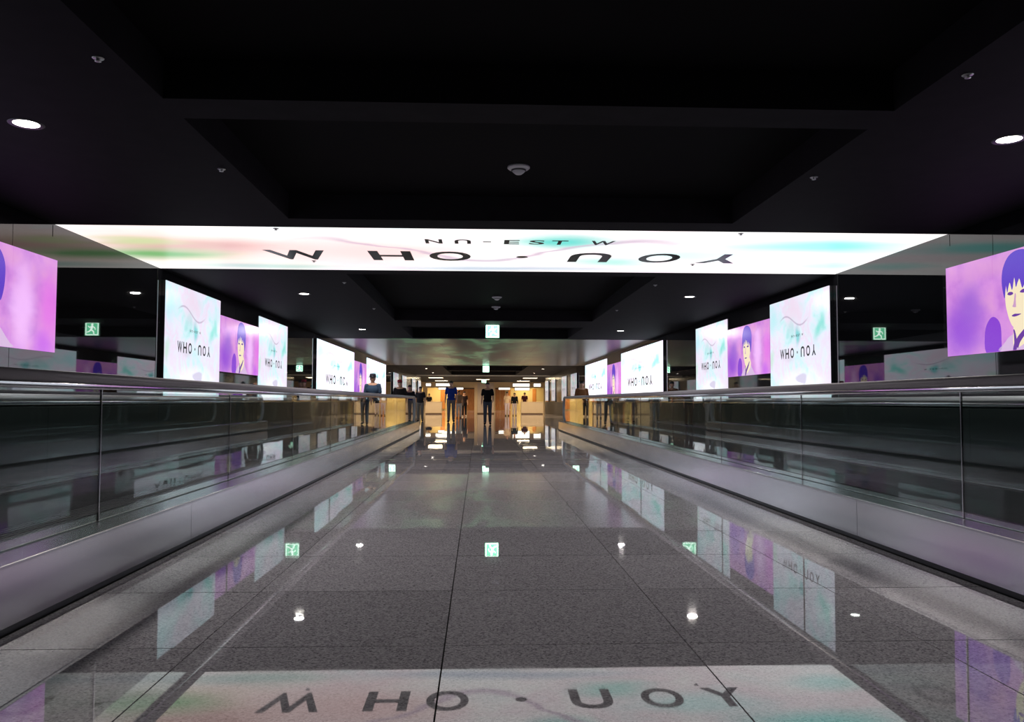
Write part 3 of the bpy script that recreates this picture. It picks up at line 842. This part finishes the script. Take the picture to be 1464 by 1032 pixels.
# lobby ceiling lights
for q, (x, y) in enumerate(((-4, 68.5), (4, 68.5), (-4, 79), (4, 79), (0, 73.5), (-9, 74), (9, 74))):
    nm = ['near left', 'near right', 'far left', 'far right', 'middle', 'leftmost', 'rightmost'][q]
    r = empty('light_panel', (x, y, ZC), label='warm square ceiling light, %s of those in the lobby' % nm, cat='ceiling light', group='lobby ceiling lights')
    box('frame', -.62, .62, -.62, .62, -.03, 0, M_TRIMW, r)
    box('diffuser', -.58, .58, -.58, .58, -.04, -.03, M_PANEL, r)
    ld = bpy.data.lights.new('panel_light', 'AREA'); ld.energy = LOBBY_W; ld.size = 1.1; ld.color = (1, .78, .48)
    lo = bpy.data.objects.new('panel_light', ld); COL.objects.link(lo); lo.parent = r; lo.location = (0, 0, -.06)
for q, x in enumerate((-7.9, -4.1, 4.6)):
    r = empty('bay_light', (x, YBK+1.6, 2.9), label='warm strip light inside the %s lit bay of the lobby' % ('left', 'middle', 'right')[q], cat='strip light', group='bay lights')
    box('body', -.9, .9, -.1, .1, 0, .05, M_TRIMW, r)
    box('tube', -.85, .85, -.06, .06, -.03, 0, M_PANEL, r)
    ld = bpy.data.lights.new('bay_lamp', 'AREA'); ld.energy = 120; ld.shape = 'RECTANGLE'; ld.size = 1.7; ld.size_y = .3; ld.color = (1, .8, .4)
    lo = bpy.data.objects.new('bay_lamp', ld); COL.objects.link(lo); lo.parent = r; lo.location = (0, 0, -.05)

# ------------------------------------------------------------------ people
def tube(bm, pts, radii, n=10, flat=1.0):
    """chain of tapered segments with round joints, flat squashes the depth"""
    for (p, r) in zip(pts, radii):
        m4 = Matrix.Translation(p) @ Matrix.Diagonal((r, r*flat, r, 1))
        bmesh.ops.create_icosphere(bm, subdivisions=2, radius=1, matrix=m4)
    for i in range(len(pts)-1):
        a, b = Vector(pts[i]), Vector(pts[i+1]); d = b-a
        if d.length < 1e-6: continue
        q = d.to_track_quat('Z', 'Y').to_matrix()
        rings = []
        for p, r in ((a, radii[i]), (b, radii[i+1])):
            ring = []
            for k in range(n):
                o = q @ Vector((r*math.cos(2*PI*k/n), r*math.sin(2*PI*k/n), 0)); o.y *= flat
                ring.append(bm.verts.new(p+o))
            rings.append(ring)
        for k in range(n): bm.faces.new((rings[0][k], rings[0][(k+1) % n], rings[1][(k+1) % n], rings[1][k]))
        bm.faces.new(rings[0][::-1]); bm.faces.new(rings[1])
def ell(bm, c, r, rot=None):
    m4 = Matrix.Translation(c) @ (rot.to_4x4() if rot else Matrix.Identity(4)) @ Matrix.Diagonal((r[0], r[1], r[2], 1))
    bmesh.ops.create_icosphere(bm, subdivisions=3, radius=1, matrix=m4)
def fuse(name, bm, m, parent, voxel=.010, smooth=4):
    bmesh.ops.recalc_face_normals(bm, faces=bm.faces[:])
    me = bpy.data.meshes.new(name); bm.to_mesh(me); bm.free()
    t = bpy.data.objects.new(name, me); COL.objects.link(t)
    md = t.modifiers.new('r', 'REMESH'); md.mode = 'VOXEL'; md.voxel_size = voxel; md.use_smooth_shade = True
    if smooth:
        sm = t.modifiers.new('s', 'SMOOTH'); sm.iterations = smooth; sm.factor = .5
    dg = bpy.context.evaluated_depsgraph_get()
    me2 = bpy.data.meshes.new_from_object(t.evaluated_get(dg))
    bpy.data.objects.remove(t); bpy.data.meshes.remove(me)
    me2.name = name; me2.materials.clear(); me2.materials.append(m)
    for p in me2.polygons: p.use_smooth = True
    o = bpy.data.objects.new(name, me2); COL.objects.link(o)
    if parent: o.parent = parent
    return o

def cloth(c): return mat('cloth_%d_%d_%d' % c, lin(*c), .85, spec=.2)
M_SKIN = mat('skin', lin(196, 150, 124), .5)
M_HAIRB = mat('hair_black', lin(26, 22, 22), .5)
M_EYE = mat('eye_dark', (.01, .01, .01, 1), .2)
M_LIP = mat('lip', lin(150, 90, 84), .5)

def person(label, loc, rz=0, height=1.74, shirt=(30, 30, 34), trousers=(70, 72, 80), shoes=(30, 28, 28), stride=.0, swing=.06,
           sleeves='short', hat=None, elbowL=0., elbowR=0., lean=0., shorts=False, female=False, feet_dx=0., voxel=.011):
    """figure facing -y (towards the camera), feet on the ground at loc; limbs are posed by joint positions"""
    k = height/1.75
    root = empty('person', loc, rz, label, 'person', 'people in the passage')
    V = lambda x, y, z: Vector((x*k, y*k, z*k))
    fx = feet_dx
    hip = {s: V(s*.095, 0, .93) for s in (-1, 1)}
    knee = {s: V(s*.10+fx*.5, -.03 + s*stride*.55 - .02, .50) for s in (-1, 1)}
    ank = {s: V(s*.105+fx, .02 + s*stride, .085 + (.03 if s*stride > .05 else 0)) for s in (-1, 1)}
    ball = {s: V(s*.12+fx, -.10 + s*stride, .035) for s in (-1, 1)}
    toe = {s: V(s*.125+fx, -.16 + s*stride, .03) for s in (-1, 1)}
    sw = .165 if female else .185
    sh = {s: V(s*sw, .01-lean*.2, 1.43) for s in (-1, 1)}
    def arm(s):
        bend = elbowL if s < 0 else elbowR
        yy = -s*swing
        el = V(s*(sw+.045), .03 + yy*.5, 1.16)
        wr = el + V(s*(.02-.05*bend), -.06 + yy*.6 - .20*bend, -.235 + .17*bend)
        return el, wr
    body = bmesh.new()
    # trunk, neck, head
    ell(body, V(0, .005, .98), V(.165, .115, .13)); ell(body, V(0, 0, 1.13), V(.145, .10, .16)); ell(body, V(0, 0, 1.31), V(.175 if not female else .155, .112, .17))
    tube(body, [sh[-1], V(0, .0, 1.45), sh[1]], [.052*k, .085*k, .052*k])
    tube(body, [V(0, .01, 1.42), V(0, -.005, 1.56)], [.062*k, .055*k])
    hc = V(0, -.01, 1.635)
    ell(body, hc, V(.078, .095, .112)); ell(body, hc + V(0, -.025, -.055), V(.058, .068, .06))
    tube(body, [hc + V(0, -.088, .015), hc + V(0, -.108, -.025)], [.010*k, .016*k])
    for s in (-1, 1): ell(body, hc + V(s*.08, .005, -.005), V(.012, .022, .032))
    for s in (-1, 1):
        tube(body, [hip[s], knee[s], ank[s]], [.085*k, .058*k, .040*k])
        tube(body, [V(s*.1, .02, .33)*1 + V(fx*.75, s*stride*.8, 0), V(s*.105, .02, .2) + V(fx*.85, s*stride*.9, 0)], [.055*k, .045*k])
        tube(body, [ank[s], ball[s], toe[s]], [.045*k, .038*k, .03*k])
        el, wr = arm(s)
        tube(body, [sh[s], sh[s]*.5+el*.5, el, wr], [.050*k, .047*k, .041*k, .029*k])
        d = (wr-el).normalized(); side_ = Vector((s, 0, 0)); fwd = d.cross(side_).normalized()
        if fwd.y > 0: fwd = -fwd
        palm = wr + d*.055*k
        q = d.to_track_quat('Z', 'Y').to_matrix()
        m3 = Matrix((side_*1, fwd, d)).transposed()
        ell(body, palm, V(.021, .043, .055), m3)
        for i_, (off, ln) in enumerate(((.031, .075), (.011, .084), (-.010, .078), (-.030, .062))):
            b0 = palm + d*.042*k + fwd*off*k
            b1 = b0 + d*ln*.5*k - side_*.004*k; b2 = b1 + d*ln*.42*k - side_*.018*k
            tube(body, [b0, b1, b2], [.0105*k, .0095*k, .008*k], 8)
        t0 = palm + fwd*.036*k - d*.02*k
        tube(body, [t0, t0 + (fwd*.028 + d*.03)*k, t0 + (fwd*.034 + d*.06)*k], [.013*k, .0115*k, .0095*k], 8)
    bo = fuse('body', body, M_SKIN, root, voxel)
    # face
    for s in (-1, 1):
        e = bmesh.new(); ell(e, hc + V(s*.031, -.088, .018), V(.012, .008, .007)); bm_obj('eye', e, M_EYE, bo, smooth=True)
    e = bmesh.new(); ell(e, hc + V(0, -.088, -.058), V(.022, .008, .006)); bm_obj('mouth', e, M_LIP, bo, smooth=True)
    # hair
    h = bmesh.new(); ell(h, hc + V(0, .008, .058), V(.088, .103, .074)); ell(h, hc + V(0, .025, .03), V(.088, .088, .09)); ell(h, hc + V(0, .045, -.01), V(.08, .065, .085))
    if female: tube(h, [hc + V(0, .06, 0), hc + V(0, .085, -.16)], [.075*k, .06*k])
    fuse('hair', h, M_HAIRB, root, .012, 2)
    # shirt
    c = bmesh.new(); g = .014
    ell(c, V(0, .005, .985), V(.175+g, .125+g, .10)); ell(c, V(0, 0, 1.13), V(.155+g, .108+g, .17)); ell(c, V(0, 0, 1.31), V((.175 if not female else .155)+g, .113+g, .165))
    tube(c, [sh[-1], V(0, 0, 1.435), sh[1]], [.058*k, .082*k, .058*k])
    tube(c, [V(0, .01, 1.43), V(0, .0, 1.495)], [.09*k, .066*k])
    for s in (-1, 1):
        el, wr = arm(s)
        if sleeves == 'short': tube(c, [sh[s], sh[s]*.45+el*.55, sh[s]*.3+el*.7], [.060*k, .060*k, .061*k])
        else: tube(c, [sh[s], el, el*.08+wr*.92], [.060*k, .052*k, .042*k])
    fuse('shirt', c, cloth(shirt), root, voxel)
    # trousers
    t = bmesh.new()
    ell(t, V(0, .008, .93), V(.172, .125, .115))
    for s in (-1, 1):
        if shorts: tube(t, [hip[s], knee[s]*.9+hip[s]*.1], [.10*k, .085*k])
        else: tube(t, [hip[s], knee[s], ank[s]+V(0, 0, .0)], [.098*k, .074*k, .060*k])
    fuse('trousers', t, cloth(trousers), root, voxel)
    for s in (-1, 1):
        b = bmesh.new(); tube(b, [ank[s] + V(0, .025, -.03), ball[s] + V(0, 0, .008), toe[s] + V(0, -.02, .006)], [.05*k, .046*k, .036*k])
        for v in b.verts: v.co.z = max(v.co.z, .002)
        fuse('shoe', b, cloth(shoes), root, .012, 2)
    if hat:
        kind, colr = hat
        hm = cloth(colr)
        top = hc + V(0, .008, .055)
        o = lathe('hat_crown', [(.098*k, -.0), (.096*k, .05*k), (.082*k, .095*k), (.03*k, .105*k), (.001, .105*k)], hm, root, 24, tuple(top))
        if kind == 'brim': lathe('hat_brim', [(.09*k, -.004), (.165*k, -.012), (.168*k, -.006), (.09*k, .006)], hm, o, 28, tuple(top))
        else:
            b = bmesh.new(); ell(b, top + V(0, -.10, .002), V(.07, .075, .008)); bm_obj('hat_peak', b, hm, o, smooth=True)
    return root

person('man in black t-shirt and grey jeans walking down the middle', (.005, 33.77, 0), height=1.76, shirt=(16, 15, 18), trousers=(72, 78, 88), stride=.13, swing=.08, elbowR=.55)
person('man in blue polo shirt and grey trousers in mid passage', (-1.64, 37.5, 0), height=1.90, shirt=(28, 52, 132), trousers=(122, 112, 108), stride=.06, swing=.03)
person('man in dark brimmed hat and navy shirt riding the left walkway', (-3.42, 23.4, .036), height=1.70, shirt=(52, 70, 92), trousers=(48, 52, 58), hat=('brim', (40, 42, 50)), swing=.03, feet_dx=.2, stride=.03)
person('person in red cap and black shirt at the left walkway landing', (-3.32, 30.4, 0), height=1.74, shirt=(30, 26, 28), trousers=(176, 170, 164), hat=('cap', (150, 50, 60)), sleeves='long', stride=.05)
person('dark-haired person in black beside the red cap', (-3.15, 32.8, 0), height=1.62, shirt=(28, 28, 32), trousers=(96, 70, 56), female=True)
person('person in dark t-shirt and grey trousers left of the man in blue', (-3.17, 39.0, 0), height=1.66, shirt=(40, 38, 42), trousers=(118, 112, 104), swing=.02)
person('person in black standing behind the left reception desk', (-4.12, 61.4, 0), height=1.52, shirt=(24, 22, 24), trousers=(40, 40, 44), voxel=.014)
person('person in dark outfit and white shoes right of the man in blue', (-1.26, 50.5, 0), height=1.56, shirt=(44, 30, 30), trousers=(30, 28, 34), shoes=(220, 214, 206), female=True, stride=.12, voxel=.014)
person('person in white trousers half hidden behind the man in blue', (-1.5, 46.5, 0), height=1.56, shirt=(160, 120, 96), trousers=(214, 206, 204), voxel=.014)
person('person in cream top and pale trousers at the right desk', (1.5, 53.0, 0), height=1.56, shirt=(214, 190, 160), trousers=(206, 190, 200), female=True, voxel=.014)
person('person in black top and white trousers beside the right desk', (2.03, 54.0, 0), height=1.52, shirt=(22, 22, 28), trousers=(196, 184, 190), sleeves='long', voxel=.014)
person('person in maroon shirt standing behind the right reception desk', (3.14, 61.6, 0), height=1.62, shirt=(70, 30, 36), trousers=(40, 36, 38), voxel=.014)
person('person in brown top and dark trousers on the right walkway landing', (3.43, 29.6, 0), height=1.72, shirt=(120, 78, 48), trousers=(44, 44, 44), sleeves='long', stride=.08)
